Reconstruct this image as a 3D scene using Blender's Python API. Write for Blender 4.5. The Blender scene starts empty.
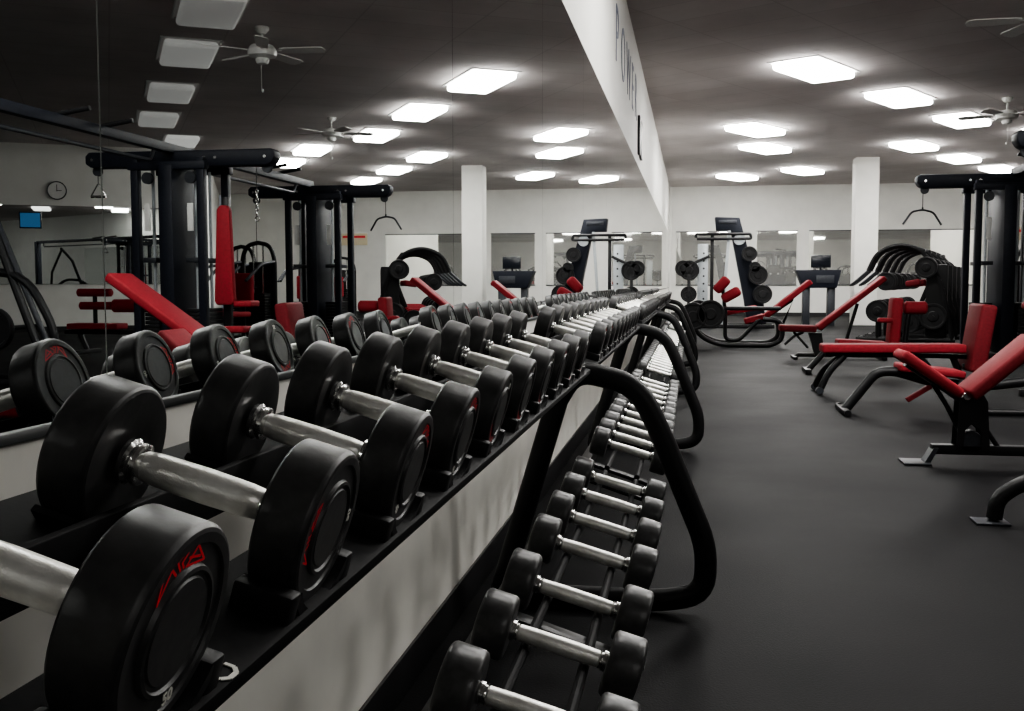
import bpy, bmesh, math, random
from mathutils import Vector, Matrix
random.seed(7)
C = bpy.context.scene.collection
PI = math.pi
EYE = 0.968          # lens height above the floor
MX = -0.66           # plane of the mirrored wall
TILT = 0.279         # slope of the rack tiers
CEIL = 3.735

# ------------------------------------------------------------------ materials
def mat(name, color, rough=0.5, metal=0.0, spec=0.5, noise=None, bump=None, scale=40.0, emit=None, coat=0.0):
    m = bpy.data.materials.new(name); m.use_nodes = True
    nt = m.node_tree; n = nt.nodes; b = n['Principled BSDF']
    b.inputs['Base Color'].default_value = (*color, 1); b.inputs['Roughness'].default_value = rough
    b.inputs['Metallic'].default_value = metal; b.inputs['Specular IOR Level'].default_value = spec
    b.inputs['Coat Weight'].default_value = coat
    if emit:
        b.inputs['Emission Color'].default_value = (*emit[0], 1); b.inputs['Emission Strength'].default_value = emit[1]
    tc = n.new('ShaderNodeTexCoord')
    if noise or bump:
        t = n.new('ShaderNodeTexNoise'); t.inputs['Scale'].default_value = scale; t.inputs['Detail'].default_value = 6
        nt.links.new(tc.outputs['Object'], t.inputs['Vector'])
        if noise:
            r = n.new('ShaderNodeValToRGB'); r.color_ramp.elements[0].position = .3; r.color_ramp.elements[1].position = .72
            r.color_ramp.elements[0].color = (*[c * (1 - noise) for c in color], 1)
            r.color_ramp.elements[1].color = (*[min(1, c * (1 + noise)) for c in color], 1)
            nt.links.new(t.outputs['Fac'], r.inputs['Fac']); nt.links.new(r.outputs['Color'], b.inputs['Base Color'])
        if bump:
            bp = n.new('ShaderNodeBump'); bp.inputs['Strength'].default_value = bump; bp.inputs['Distance'].default_value = .002
            nt.links.new(t.outputs['Fac'], bp.inputs['Height']); nt.links.new(bp.outputs['Normal'], b.inputs['Normal'])
    return m

def mat_chrome(name, color, rough):
    """knurled handle: fine crossed ridges as bump"""
    m = mat(name, color, rough, metal=0.6, noise=.18, scale=45)
    nt = m.node_tree; n = nt.nodes; b = n['Principled BSDF']
    tc = n.new('ShaderNodeTexCoord'); v = n.new('ShaderNodeTexVoronoi'); v.inputs['Scale'].default_value = 700
    nt.links.new(tc.outputs['Object'], v.inputs['Vector'])
    bp = n.new('ShaderNodeBump'); bp.inputs['Strength'].default_value = .25; bp.inputs['Distance'].default_value = .0006
    nt.links.new(v.outputs['Distance'], bp.inputs['Height']); nt.links.new(bp.outputs['Normal'], b.inputs['Normal'])
    b.inputs['Anisotropic'].default_value = .3
    return m

def mat_floor():
    m = mat('rubber_floor', (.03, .03, .032), .6, spec=.07)
    nt = m.node_tree; n = nt.nodes; b = n['Principled BSDF']
    tc = n.new('ShaderNodeTexCoord')
    a = n.new('ShaderNodeTexNoise'); a.inputs['Scale'].default_value = 160; a.inputs['Detail'].default_value = 3
    c = n.new('ShaderNodeTexNoise'); c.inputs['Scale'].default_value = 1.1; c.inputs['Detail'].default_value = 8
    for t in (a, c): nt.links.new(tc.outputs['Object'], t.inputs['Vector'])
    mx = n.new('ShaderNodeMix'); mx.data_type = 'FLOAT'; mx.inputs[0].default_value = .6
    nt.links.new(a.outputs['Fac'], mx.inputs[2]); nt.links.new(c.outputs['Fac'], mx.inputs[3])
    r = n.new('ShaderNodeValToRGB'); r.color_ramp.elements[0].position = .32; r.color_ramp.elements[1].position = .7
    r.color_ramp.elements[0].color = (.004, .004, .0045, 1); r.color_ramp.elements[1].color = (.0105, .0105, .0115, 1)
    nt.links.new(mx.outputs[0], r.inputs['Fac']); nt.links.new(r.outputs['Color'], b.inputs['Base Color'])
    rr = n.new('ShaderNodeMapRange'); rr.inputs['To Min'].default_value = .50; rr.inputs['To Max'].default_value = .72
    nt.links.new(c.outputs['Fac'], rr.inputs['Value']); nt.links.new(rr.outputs['Result'], b.inputs['Roughness'])
    bp = n.new('ShaderNodeBump'); bp.inputs['Strength'].default_value = .35; bp.inputs['Distance'].default_value = .003
    nt.links.new(a.outputs['Fac'], bp.inputs['Height']); nt.links.new(bp.outputs['Normal'], b.inputs['Normal'])
    return m

def mat_ceiling():
    m = mat('ceiling_tiles', (.36, .345, .34), .9, spec=.1)
    nt = m.node_tree; n = nt.nodes; b = n['Principled BSDF']
    tc = n.new('ShaderNodeTexCoord')
    mp = n.new('ShaderNodeMapping'); mp.inputs['Rotation'].default_value = (0, 0, math.radians(30.8))
    nt.links.new(tc.outputs['Object'], mp.inputs['Vector'])
    c = n.new('ShaderNodeTexNoise'); c.inputs['Scale'].default_value = .45; c.inputs['Detail'].default_value = 9; c.inputs['Roughness'].default_value = .6
    nt.links.new(mp.outputs['Vector'], c.inputs['Vector'])
    r = n.new('ShaderNodeValToRGB'); r.color_ramp.elements[0].position = .3; r.color_ramp.elements[1].position = .75
    r.color_ramp.elements[0].color = (.48, .445, .44, 1); r.color_ramp.elements[1].color = (.70, .665, .66, 1)
    nt.links.new(c.outputs['Fac'], r.inputs['Fac'])
    br = n.new('ShaderNodeTexBrick'); br.offset = 0; br.inputs['Scale'].default_value = 1
    br.inputs['Brick Width'].default_value = 1.22; br.inputs['Row Height'].default_value = .61; br.inputs['Mortar Size'].default_value = .010
    br.inputs['Color1'].default_value = (1, 1, 1, 1); br.inputs['Color2'].default_value = (.95, .94, .94, 1); br.inputs['Mortar'].default_value = (.84, .83, .83, 1)
    nt.links.new(mp.outputs['Vector'], br.inputs['Vector'])
    mx = n.new('ShaderNodeMix'); mx.data_type = 'RGBA'; mx.blend_type = 'MULTIPLY'; mx.inputs[0].default_value = 1
    nt.links.new(r.outputs['Color'], mx.inputs[6]); nt.links.new(br.outputs['Color'], mx.inputs[7])
    nt.links.new(mx.outputs[2], b.inputs['Base Color'])
    return m

def mat_mirror(tint):
    m = mat('mirror_glass', tint, 0.0, metal=1.0, noise=.02, scale=3)
    return m

M = {}
M['floor'] = mat_floor()
M['ceil'] = mat_ceiling()
M['wall'] = mat('painted_wall', (.74, .735, .70), .7, spec=.2, noise=.05, scale=2.5)
M['wall_low'] = mat('painted_wall_low', (.80, .785, .73), .55, spec=.3, noise=.10, scale=3.5)
M['sign_wall'] = mat('sign_wall', (.76, .755, .72), .6, spec=.25, noise=.03, scale=2)
M['grey_wall'] = mat('grey_wall', (.42, .43, .43), .7, noise=.05, scale=2)
M['mirror'] = mat_mirror((.74, .765, .76))
M['mirror_bright'] = mat('painted_glare_mirror', (.88, .88, .84), .02, metal=.80, noise=.03, scale=2)  # pale diffuse share paints glare into the end-wall mirrors
M['mirror_edge'] = mat('mirror_edge', (.02, .024, .024), .5, noise=.1)
M['black_base'] = mat('black_vinyl_base', (.012, .012, .013), .45, noise=.2)
M['urethane'] = mat('black_urethane', (.034, .034, .0345), .42, spec=.5, noise=.25, bump=.12, scale=90)
M['face'] = mat('black_urethane_face', (.022, .022, .0225), .5, spec=.4, noise=.2, bump=.08, scale=120)
M['rubber_small'] = mat('grey_black_rubber', (.055, .055, .056), .34, spec=.5, noise=.25, bump=.08, scale=90)
M['chrome'] = mat_chrome('knurled_chrome', (.90, .88, .82), .34)
M['steel'] = mat('polished_steel', (.70, .70, .69), .16, metal=.95, noise=.1, scale=50)
M['red_mark'] = mat('glowing_red_print', (.55, .02, .03), .5, noise=.1, emit=((.55, .02, .03), .12))  # print given a faint glow of its own, not a lamp
M['white_mark'] = mat('white_print', (.75, .74, .68), .5, noise=.1)
M['powder'] = mat('black_powdercoat', (.008, .008, .009), .42, spec=.3, noise=.2, bump=.05, scale=150)
M['rail'] = mat('matt_black_steel', (.010, .010, .011), .65, spec=.15, noise=.2, bump=.05, scale=150)
M['plastic'] = mat('black_moulded_plastic', (.009, .009, .010), .5, spec=.3, noise=.2, bump=.05, scale=120)
M['blue_black'] = mat('navy_black_steel', (.010, .012, .019), .5, spec=.22, noise=.2)
M['gunmetal'] = mat('dark_grey_steel', (.03, .033, .04), .45, metal=.2, noise=.2)
M['red'] = mat('red_vinyl', (.24, .020, .028), .6, spec=.12, noise=.12, bump=.06, scale=45)
M['red_dark'] = mat('dark_red_vinyl', (.15, .016, .021), .6, spec=.12, noise=.12, bump=.06, scale=45)
M['white_metal'] = mat('white_enamel', (.70, .70, .68), .4, noise=.05)
M['grey_panel'] = mat('light_grey_steel', (.42, .45, .47), .4, metal=.3, noise=.1)
M['iron'] = mat('cast_iron_plate', (.011, .011, .012), .5, spec=.3, noise=.3, bump=.1, scale=60)
M['screen'] = mat('blue_screen', (.02, .12, .30), .3, noise=.15, emit=((.02, .14, .32), .35))
M['screen_dark'] = mat('dark_screen', (.01, .012, .016), .2, noise=.2)
M['cream'] = mat('cream_board', (.68, .60, .42), .6, noise=.05)
M['letter'] = mat('grey_blue_lettering', (.16, .18, .24), .5, noise=.1)
M['letter_black'] = mat('black_lettering', (.015, .015, .017), .5, noise=.1)
M['frame'] = mat('white_light_frame', (.55, .55, .54), .5, noise=.05)

def lampmat(strength, tint=(1, .985, .95)):
    key = 'lamp_%g' % strength
    if key not in M:
        M[key] = mat('diffuser_%d' % len(M), (.5, .5, .49), .6, emit=(tint, strength), noise=.02)
    return M[key]

# ------------------------------------------------------------------ mesh builder
class MB:
    def __init__(s): s.v = []; s.f = []
    def add(s, vs, fs, T=None):
        o = len(s.v)
        s.v += [tuple(T @ Vector(p)) if T is not None else tuple(p) for p in vs]
        s.f += [tuple(i + o for i in f) for f in fs]
        return s
    def bm(s, bm, T=None):
        bm.verts.index_update()
        s.add([v.co.copy() for v in bm.verts], [[v.index for v in f.verts] for f in bm.faces], T); bm.free(); return s
    def box(s, x0, x1, y0, y1, z0, z1, bev=0.0, seg=2, T=None):
        bm = bmesh.new(); bmesh.ops.create_cube(bm, size=1)
        for v in bm.verts:
            v.co = Vector(((x0 + x1) / 2 + v.co.x * (x1 - x0), (y0 + y1) / 2 + v.co.y * (y1 - y0), (z0 + z1) / 2 + v.co.z * (z1 - z0)))
        if bev > 0:
            bmesh.ops.bevel(bm, geom=list(bm.edges), offset=bev, segments=seg, affect='EDGES', profile=.5)
        return s.bm(bm, T)
    def prism(s, poly, y0, y1, T=None, bev=0.0):
        """polygon in x-z, extruded along y"""
        bm = bmesh.new()
        a = [bm.verts.new((x, y0, z)) for x, z in poly]; b = [bm.verts.new((x, y1, z)) for x, z in poly]
        n = len(poly)
        bm.faces.new(a); bm.faces.new(b[::-1])
        for i in range(n): bm.faces.new((a[i], b[i], b[(i + 1) % n], a[(i + 1) % n]))
        bmesh.ops.recalc_face_normals(bm, faces=list(bm.faces))
        if bev > 0: bmesh.ops.bevel(bm, geom=list(bm.edges), offset=bev, segments=2, affect='EDGES', profile=.5)
        return s.bm(bm, T)
    def tube(s, pts, r, seg=10, closed=False, corner=0.0, r2=None, T=None, cap=True):
        pts = [Vector(p) for p in pts]
        if corner > 0:
            out = []; n = len(pts)
            for i, p in enumerate(pts):
                if not closed and i in (0, n - 1): out.append(p); continue
                a = pts[i - 1]; b = pts[(i + 1) % n]
                c = min(corner, (a - p).length * .48, (b - p).length * .48)
                A = p + (a - p).normalized() * c; B = p + (b - p).normalized() * c
                for k in range(6):
                    t = k / 5; out.append(A * (1 - t) ** 2 + p * 2 * t * (1 - t) + B * t * t)
            pts = out
        n = len(pts); rings = []; up = None
        for i, p in enumerate(pts):
            if closed: d = (pts[(i + 1) % n] - pts[i - 1])
            else: d = pts[min(i + 1, n - 1)] - pts[max(i - 1, 0)]
            d = d.normalized() if d.length > 1e-9 else Vector((0, 0, 1))
            if up is None:
                up = Vector((0, 1, 0)) if abs(d.y) < .9 else Vector((0, 0, 1))
            u = (up - d * up.dot(d))
            u = u.normalized() if u.length > 1e-6 else d.orthogonal().normalized()
            w = d.cross(u); up = u
            rings.append([p + u * (math.cos(2 * PI * k / seg) * r) + w * (math.sin(2 * PI * k / seg) * (r2 or r)) for k in range(seg)])
        vs = [q for ring in rings for q in ring]; fs = []
        for i in range(n if closed else n - 1):
            j = (i + 1) % n
            for k in range(seg):
                l = (k + 1) % seg; fs.append((i * seg + k, i * seg + l, j * seg + l, j * seg + k))
        if not closed and cap:
            fs.append(tuple(range(seg))[::-1]); fs.append(tuple((n - 1) * seg + k for k in range(seg)))
        return s.add(vs, fs, T)
    def lathe(s, prof, seg=32, axis='X', T=None):
        """profile of (position along axis, radius)"""
        vs = []; fs = []
        for (a, r) in prof:
            for k in range(seg):
                c, w = math.cos(2 * PI * k / seg) * r, math.sin(2 * PI * k / seg) * r
                vs.append((a, c, w) if axis == 'X' else (c, w, a) if axis == 'Z' else (w, a, c))
        n = len(prof)
        for i in range(n - 1):
            for k in range(seg):
                l = (k + 1) % seg; fs.append((i * seg + k, (i + 1) * seg + k, (i + 1) * seg + l, i * seg + l))
        fs.append(tuple(range(seg))); fs.append(tuple((n - 1) * seg + k for k in range(seg))[::-1])
        return s.add(vs, fs, T)
    def pad(s, p0, p1, th, y0, y1, bev=.018, T=None):
        """cushion whose upper face runs from p0 to p1 in the x-z plane"""
        a = Vector((p0[0], 0, p0[1])); b = Vector((p1[0], 0, p1[1])); L = (b - a).length
        ang = math.atan2(b.z - a.z, b.x - a.x)
        R = Matrix.Translation(a) @ Matrix.Rotation(-ang, 4, 'Y')
        return s.box(0, L, y0, y1, -th, 0, bev, 3, (T @ R) if T is not None else R)
    def bar(s, p0, p1, w, h, T=None, bev=0.004):
        """square-section beam between two points: w across, h in the vertical sense"""
        a, b = Vector(p0), Vector(p1); d = (b - a); L = d.length; d.normalize()
        u = Vector((0, 1, 0)) if abs(d.y) < .9 else Vector((1, 0, 0))
        w_ = d.cross(u).normalized(); u = w_.cross(d)
        R = Matrix(((d.x, u.x, w_.x, a.x), (d.y, u.y, w_.y, a.y), (d.z, u.z, w_.z, a.z), (0, 0, 0, 1)))
        return s.box(0, L, -w / 2, w / 2, -h / 2, h / 2, bev, 2, (T @ R) if T is not None else R)
    def mesh(s, name, m, smooth=35):
        me = bpy.data.meshes.new(name); me.from_pydata(s.v, [], s.f); me.update()
        bm = bmesh.new(); bm.from_mesh(me); bmesh.ops.recalc_face_normals(bm, faces=list(bm.faces)); bm.to_mesh(me); bm.free()
        for p in me.polygons: p.use_smooth = True
        me.set_sharp_from_angle(angle=math.radians(smooth))
        me.materials.append(m)
        return me
    def build(s, name, m, parent=None, smooth=35):
        return obj(name, s.mesh(name, m, smooth), parent)

def obj(name, me, parent=None):
    o = bpy.data.objects.new(name, me); C.objects.link(o)
    if parent is not None: o.parent = parent
    return o
def thing(name, label, cat, loc=(0, 0, 0), rz=0.0, group=None):
    o = bpy.data.objects.new(name, None); C.objects.link(o)
    o.location = loc; o.rotation_euler = (0, 0, rz); o.empty_display_size = .1
    return tag(o, label, cat, group)
def tag(o, label, cat, group=None):
    o['label'] = label; o['category'] = cat
    if group: o['group'] = group
    return o
def struct(name, mb, m, smooth=35):
    o = mb.build(name, m, None, smooth); o['kind'] = 'structure'; return o

def kids(o): return [c for c in KID.get(o.name, [])]
KID = {}
def dup(o, parent=None):
    c = o.copy(); C.objects.link(c)
    if parent is not None: c.parent = parent
    for ch in list(o.children): dup(ch, c)
    return c

ORD = ['first', 'second', 'third', 'fourth', 'fifth', 'sixth', 'seventh', 'eighth', 'ninth', 'tenth', 'eleventh', 'twelfth', 'thirteenth',
       'fourteenth', 'fifteenth', 'sixteenth', 'seventeenth', 'eighteenth', 'nineteenth', 'twentieth']

# ------------------------------------------------------------------ the room
FAR = 31.0
struct('floor', MB().box(MX - .1, 16.5, -9, FAR + .2, -.1, 0), M['floor'])
struct('ceiling', MB().box(MX - .1, 16.5, -9, FAR + .2, CEIL, CEIL + .1), M['ceil'])
struct('wall_left_lower', MB().box(MX - .1, MX, -9, FAR, 0, .81), M['wall_low'])
struct('wall_left', MB().box(MX - .1, MX - .0032, -9, FAR, .81, 2.39), M['wall'])
struct('wall_left_upper', MB().box(MX - .1, MX, -9, FAR, 2.39, CEIL), M['sign_wall'])
struct('baseboard_left', MB().box(MX, MX + .008, -9, FAR, 0, .10, .002), M['black_base'])
struct('wall_far', MB().box(MX, 13.2, FAR, FAR + .1, 0, CEIL), M['wall'])
struct('wall_back', MB().box(MX, 16.3, -9.1, -9, 0, CEIL), M['wall'])
struct('baseboard_far', MB().box(MX, 13.2, FAR - .01, FAR, 0, .10), M['black_base'])
struct('trim_corner', MB().box(MX, MX + .07, FAR - .2, FAR - .02, 0, CEIL, .01), M['sign_wall'])

# the wall with the clock runs askew, square to the ceiling grid
P1, P2, P3, P4 = Vector((8.85, 20.7, 0)), Vector((13.4, 31.0, 0)), Vector((16.2, 16.33, 0)), Vector((16.2, -9, 0))
def wallseg(name, a, b, z0, z1, t, m, kind=True):
    d = (b - a).normalized(); nrm = Vector((-d.y, d.x, 0)) * t
    vs = [a + Vector((0, 0, z0)), b + Vector((0, 0, z0)), b + nrm + Vector((0, 0, z0)), a + nrm + Vector((0, 0, z0))]
    vs += [v + Vector((0, 0, z1 - z0)) for v in vs]
    mb = MB().add(vs, [(0, 1, 2, 3), (4, 5, 6, 7), (0, 1, 5, 4), (1, 2, 6, 5), (2, 3, 7, 6), (3, 0, 4, 7)])
    if kind: return struct(name, mb, m)
    return mb.build(name, m)
D1 = (P3 - P1).normalized()
wallseg('wall_clock_side', P1, P3, 0, CEIL, .1, M['wall'])
wallseg('wall_side', P2, P1, 0, CEIL, -.1, M['wall'])
wallseg('wall_right', P3, P4, 0, CEIL, .1, M['wall'])
N1 = Vector((-D1.y, D1.x, 0))
if N1.y > 0: N1 = -N1
def on_clock_wall(s, z, off=0.0): return P1 + D1 * s + N1 * off + Vector((0, 0, z))
struct('baseboard_clock_side', MB().add([on_clock_wall(0, 0, .012), on_clock_wall(8.4, 0, .012), on_clock_wall(8.4, .1, .012), on_clock_wall(0, .1, .012)], [(0, 1, 2, 3)]), M['black_base'])
mm = MB().add([on_clock_wall(.25, .95, .02), on_clock_wall(7.6, .95, .02), on_clock_wall(7.6, 2.52, .02), on_clock_wall(.25, 2.52, .02),
               on_clock_wall(.25, .95, .002), on_clock_wall(7.6, .95, .002), on_clock_wall(7.6, 2.52, .002), on_clock_wall(.25, 2.52, .002)],
              [(0, 1, 2, 3), (4, 5, 6, 7), (0, 1, 5, 4), (1, 2, 6, 5), (2, 3, 7, 6), (3, 0, 4, 7)]).build('wall_mirror', M['mirror'])
tag(mm, 'long wall mirror under the round clock, on the slanting wall beyond the cable machine', 'mirror')

# mirror panes on the wall at the racks
ys = [-.68 + 1.78 * k for k in range(18)] + [FAR - .22]
for k in range(18):
    a, b = ys[k] + .0014, ys[k + 1] - .0014
    if b - a < .2: continue
    t = thing('wall_mirror', 'tall frameless mirror pane on the wall above the racks, %s along from the camera end' % ORD[k], 'mirror',
              (MX, (a + b) / 2, .81), 0, 'mirror panes above the dumbbell racks')
    MB().box(-.003, 0, a - (a + b) / 2, b - (a + b) / 2, .012, 1.58).build('glass', M['mirror'], t)
    MB().box(-.003, .006, a - (a + b) / 2, b - (a + b) / 2, 0, .012, .002).build('bottom_channel', M['mirror_edge'], t)

# columns
for i, (x, y, l) in enumerate([(3.83, 24.7, 'square white column standing between the benches and the end wall')]):
    o = MB().box(-.25, .25, -.25, .25, 0, CEIL, .01).build('column', M['wall']); o.location = (x, y, 0); o['kind'] = 'structure'

# mirrors on the end wall
for i, (x0, x1, l) in enumerate([(-.45, 1.0, 'mirror on the end wall beside the rack corner, behind the slanted black machine'),
                                 (1.84, 2.95, 'mirror on the end wall between the slanted black machine and the desk'),
                                 (3.3, 4.62, 'mirror on the end wall behind the desk with a monitor'),
                                 (5.0, 7.9, 'wide mirror on the end wall beyond the row of curved frame machines')]):
    t = thing('end_wall_mirror', l, 'mirror', ((x0 + x1) / 2, FAR, .9), 0, 'mirrors on the end wall')
    w = (x1 - x0) / 2
    MB().box(-w, w, -.02, -.002, 0, 1.52).build('glass', M['mirror_bright'], t)
    MB().box(-w - .015, w + .015, -.03, -.002, 1.52, 1.545, .003).build('top_channel', M['gunmetal'], t)
    MB().box(-w - .015, w + .015, -.03, -.002, -.025, 0, .003).build('bottom_channel', M['gunmetal'], t)
t = thing('wall_sign', 'cream notice board with a red band high on the end wall', 'sign', (8.9, FAR, 2.12), 0)
MB().box(-.42, .42, -.03, -.002, 0, .36, .006).build('board', M['cream'], t)
MB().box(-.36, .36, -.034, -.028, .22, .29).build('red_band', M['red_mark'], t)

# ------------------------------------------------------------------ ceiling lights
ROW = math.atan2(2.47, 1.47)
SB = 30.0
L = [(1.53, 14.15, 1), (3.01, 16.5, .8), (4.48, 18.93, .62), (4.38, 22.31, .85), (5.82, 24.74, .7), (1.10, 19.45, 1.5), (1.455, 22.12, 1.5),
     (1.14, 27.93, 1.3), (2.656, 26.7, 1.2), (7.30, 27.2, .6), (7.755, 22.83, .9), (6.4, 20.735, .8), (4.614, 11.83, .0045), (6.09, 14.2, .0045),
     (7.49, 16.44, .005), (8.39, 19.0, .010), (3.44, 9.99, .003),  # strengths lowered towards the frame edges to imitate lens vignetting
     (.55, 7.2, 1.0), (1.9, 5.2, 1.0), (.3, 3.6, .32), (3.7, 6.3, 1.2), (5.2, 3.8, .6), (2.6, 2.2, .06), (3.0, -4.5, .55), (7.5, -5.5, .6)]  # unseen fixtures added overhead and behind the camera for more light
WHERE = ['alone nearest the lettered wall', 'one along from the fixture by the lettered wall', 'beside the further ceiling fan', 'ahead of the white column', 'diagonally beyond the column fixture',
         'paired, the nearer of two overlapping fixtures', 'paired, the further of two overlapping fixtures', 'last one before the end wall by the corner', 'near the end wall, between corner and column',
         'partly behind the cable machine top', 'seen mirrored past the far fan', 'seen mirrored beside the far fan', 'dimmed for vignetting, mirrored beside the nearer fan', 'dimmed for vignetting, second in the mirrored diagonal line',
         'dimmed for vignetting, third in the mirrored diagonal line', 'dimmed for vignetting, mirrored just above the cable tower', 'dimmed for vignetting, at the upper edge of the mirror image',
         'unseen overhead, between the lettered wall and the V-shaped bench', 'unseen overhead above the V-shaped bench', 'unseen overhead above the curved rack end', 'unseen overhead beside the cable beam', 'unseen overhead past the cable beam end', 'unseen overhead closest to the camera', 'added fill, far behind the camera over the open floor', 'added fill, behind the camera towards the right wall']
for (x, y, s), w in zip(L, WHERE):
    t = thing('ceiling_light', 'flat rectangular ceiling light panel, ' + w, 'ceiling light', (x, y, CEIL), ROW, 'rectangular ceiling light panels')
    fr = MB()
    for (a, b, c, d) in ((-.65, .65, -.345, -.315), (-.65, .65, .315, .345), (-.65, -.62, -.315, .315), (.62, .65, -.315, .315)):
        fr.box(a, b, c, d, -.012, 0, .003)
    fr.build('frame', M['frame'], t)
    MB().box(-.60, .60, -.30, .30, -.10, -.004, .045, 3).build('diffuser', lampmat(SB * s), t)  # lens made deep so its lit sides throw a halo on the ceiling

# ceiling fans
def fan(x, y, label, rz):
    t = thing('ceiling_fan', label, 'ceiling fan', (x, y, CEIL), rz, 'white ceiling fans')
    MB().lathe([(0, .075), (-.03, .075), (-.07, .04), (-.075, .015)], 20, 'Z').build('canopy', M['white_metal'], t)
    MB().lathe([(-.06, .013), (-.2, .013)], 12, 'Z').build('downrod', M['white_metal'], t)
    MB().lathe([(-.18, .03), (-.2, .12), (-.25, .16), (-.31, .15), (-.33, .09), (-.335, .02)], 28, 'Z').build('motor', M['white_metal'], t)
    MB().lathe([(-.33, .06), (-.35, .075), (-.39, .06), (-.40, .02)], 20, 'Z').build('switch_housing', M['white_metal'], t)
    MB().tube([(0.02, 0, -.39), (0.02, 0, -.66)], .003, 6).lathe([(-.66, .004), (-.67, .012), (-.69, .012), (-.70, .004)], 8, 'Z').build('pull_chain', M['white_metal'], t)
    for k in range(5):
        a = k * 2 * PI / 5
        b = MB().prism([(.14, -.262), (.22, -.262), (.22, -.256), (.14, -.256)], -.02, .02)
        poly = [(.2, -.05), (.26, -.065), (.62, -.075), (.68, -.06), (.70, 0), (.68, .06), (.62, .075), (.26, .065), (.2, .05)]
        vs = [(px, py, -.26 + py * .2) for px, py in poly] + [(px, py, -.252 + py * .2) for px, py in poly]; n = len(poly)
        b.add(vs, [tuple(range(n)), tuple(range(n, 2 * n))] + [(i, (i + 1) % n, n + (i + 1) % n, n + i) for i in range(n)])
        o = b.build('blade', M['white_metal'], t); o.rotation_euler = (0, 0, a)
fan(3.30, 10.93, 'white ceiling fan with pull chain, mirrored above the cable tower', .55)
fan(4.66, 17.0, 'white ceiling fan further off, hanging beside the third light panel', .2)

# ------------------------------------------------------------------ lettering on the wall above the mirrors
def text_mesh(txt, size, m, name, parent=None, depth=.002, bold=0.0):
    cu = bpy.data.curves.new('lettering_curve', 'FONT'); cu.body = txt; cu.size = size; cu.extrude = depth; cu.offset = bold
    cu.align_x = 'CENTER'; cu.align_y = 'CENTER'
    tmp = bpy.data.objects.new('lettering_tmp', cu); C.objects.link(tmp)
    dg = bpy.context.evaluated_depsgraph_get(); dg.update()
    me = bpy.data.meshes.new_from_object(tmp.evaluated_get(dg))
    bpy.data.objects.remove(tmp); bpy.data.curves.remove(cu)
    me.name = name; me.materials.clear(); me.materials.append(m)
    return me
# local text plane x-y -> world y-z, facing +x
FACE = Matrix(((0, 0, 1, 0), (1, 0, 0, 0), (0, 1, 0, 0), (0, 0, 0, 1)))
t = thing('wall_lettering', 'thin grey capital letters reading POWER high on the white wall above the mirrors', 'lettering', (MX, 11.0, 3.07))
for ch, y in zip('POWER', (9.22, 10.04, 10.9, 11.65, 12.3)):
    me = text_mesh(ch, .72, M['letter'], 'letter', bold=-.008)
    me.transform(Matrix.Translation((.006, y - 11.0, 0)) @ FACE @ Matrix.Diagonal((1.0, 1, 1, 1)))
    obj('letter', me, t)
me = text_mesh('K', .58, M['letter_black'], 'wall_letter', depth=.015, bold=.03)
me.transform(FACE @ Matrix.Diagonal((1.7, 1, 1, 1)))
o = obj('wall_letter', me); o.location = (MX + .016, 13.1, 2.72)
tag(o, 'bold black letter K on the white wall below the thin lettering', 'letter')

# ------------------------------------------------------------------ clock and screen on the slanting wall
def face_clock_wall(o, s, z, off):
    p = on_clock_wall(s, z, off); o.location = p
    o.rotation_euler = (0, 0, math.atan2(N1.y, N1.x))     # local +x looks into the room
t = thing('wall_clock', 'round wall clock with a dark rim above the long mirror', 'clock')
face_clock_wall(t, 2.77, 2.82, .01)
MB().lathe([(0, .185), (.03, .185), (.035, .178), (.03, .17), (.02, .165)], 40).build('rim', M['gunmetal'], t)
MB().lathe([(0.001, .165), (.022, .165)], 40).build('dial', M['white_metal'], t)
MB().box(.024, .028, -.006, .006, -.02, .12).box(.024, .028, -.09, .01, -.006, .006).build('hands', M['letter_black'], t)
t = thing('wall_screen', 'small blue screen fixed on the long mirror below the clock', 'screen')
face_clock_wall(t, 3.27, 2.22, .03)
MB().box(0, .05, -.2, .2, -.16, .16, .01).build('bezel', M['screen_dark'], t)
MB().box(.05, .053, -.18, .18, -.14, .14).build('display', M['screen'], t)

# ------------------------------------------------------------------ dumbbells
def arc_strip(a0, a1, r0, r1, x, flip=1):
    """thin curved patch on a head's face"""
    n = 6; vs = []; fs = []
    for i in range(n + 1):
        a = a0 + (a1 - a0) * i / n
        vs += [(x, math.cos(a) * r0, math.sin(a) * r0), (x, math.cos(a) * r1, math.sin(a) * r1)]
    for i in range(n): fs.append((2 * i, 2 * i + 2, 2 * i + 3, 2 * i + 1))
    return vs, fs
def polar(pts, x):
    return [(x, math.cos(a) * r, math.sin(a) * r) for a, r in pts]
def strokes(mb, paths, w, x):
    """flat strokes in polar space of a head's face (angle in degrees from the mark's middle, radius)"""
    for path in paths:
        P = [Vector((math.cos(math.radians(90 + a)) * r, math.sin(math.radians(90 + a)) * r)) for a, r in path]
        for a, b in zip(P, P[1:]):
            d = (b - a).normalized(); nn = Vector((-d.y, d.x)) * w / 2; e = d * w * .3
            mb.add([(x, *(a - e + nn)), (x, *(a - e - nn)), (x, *(b + e - nn)), (x, *(b + e + nn))], [(0, 1, 2, 3)])
R = .062; TH = .042; GAP = .137; LEN = GAP + 2 * TH
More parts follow.
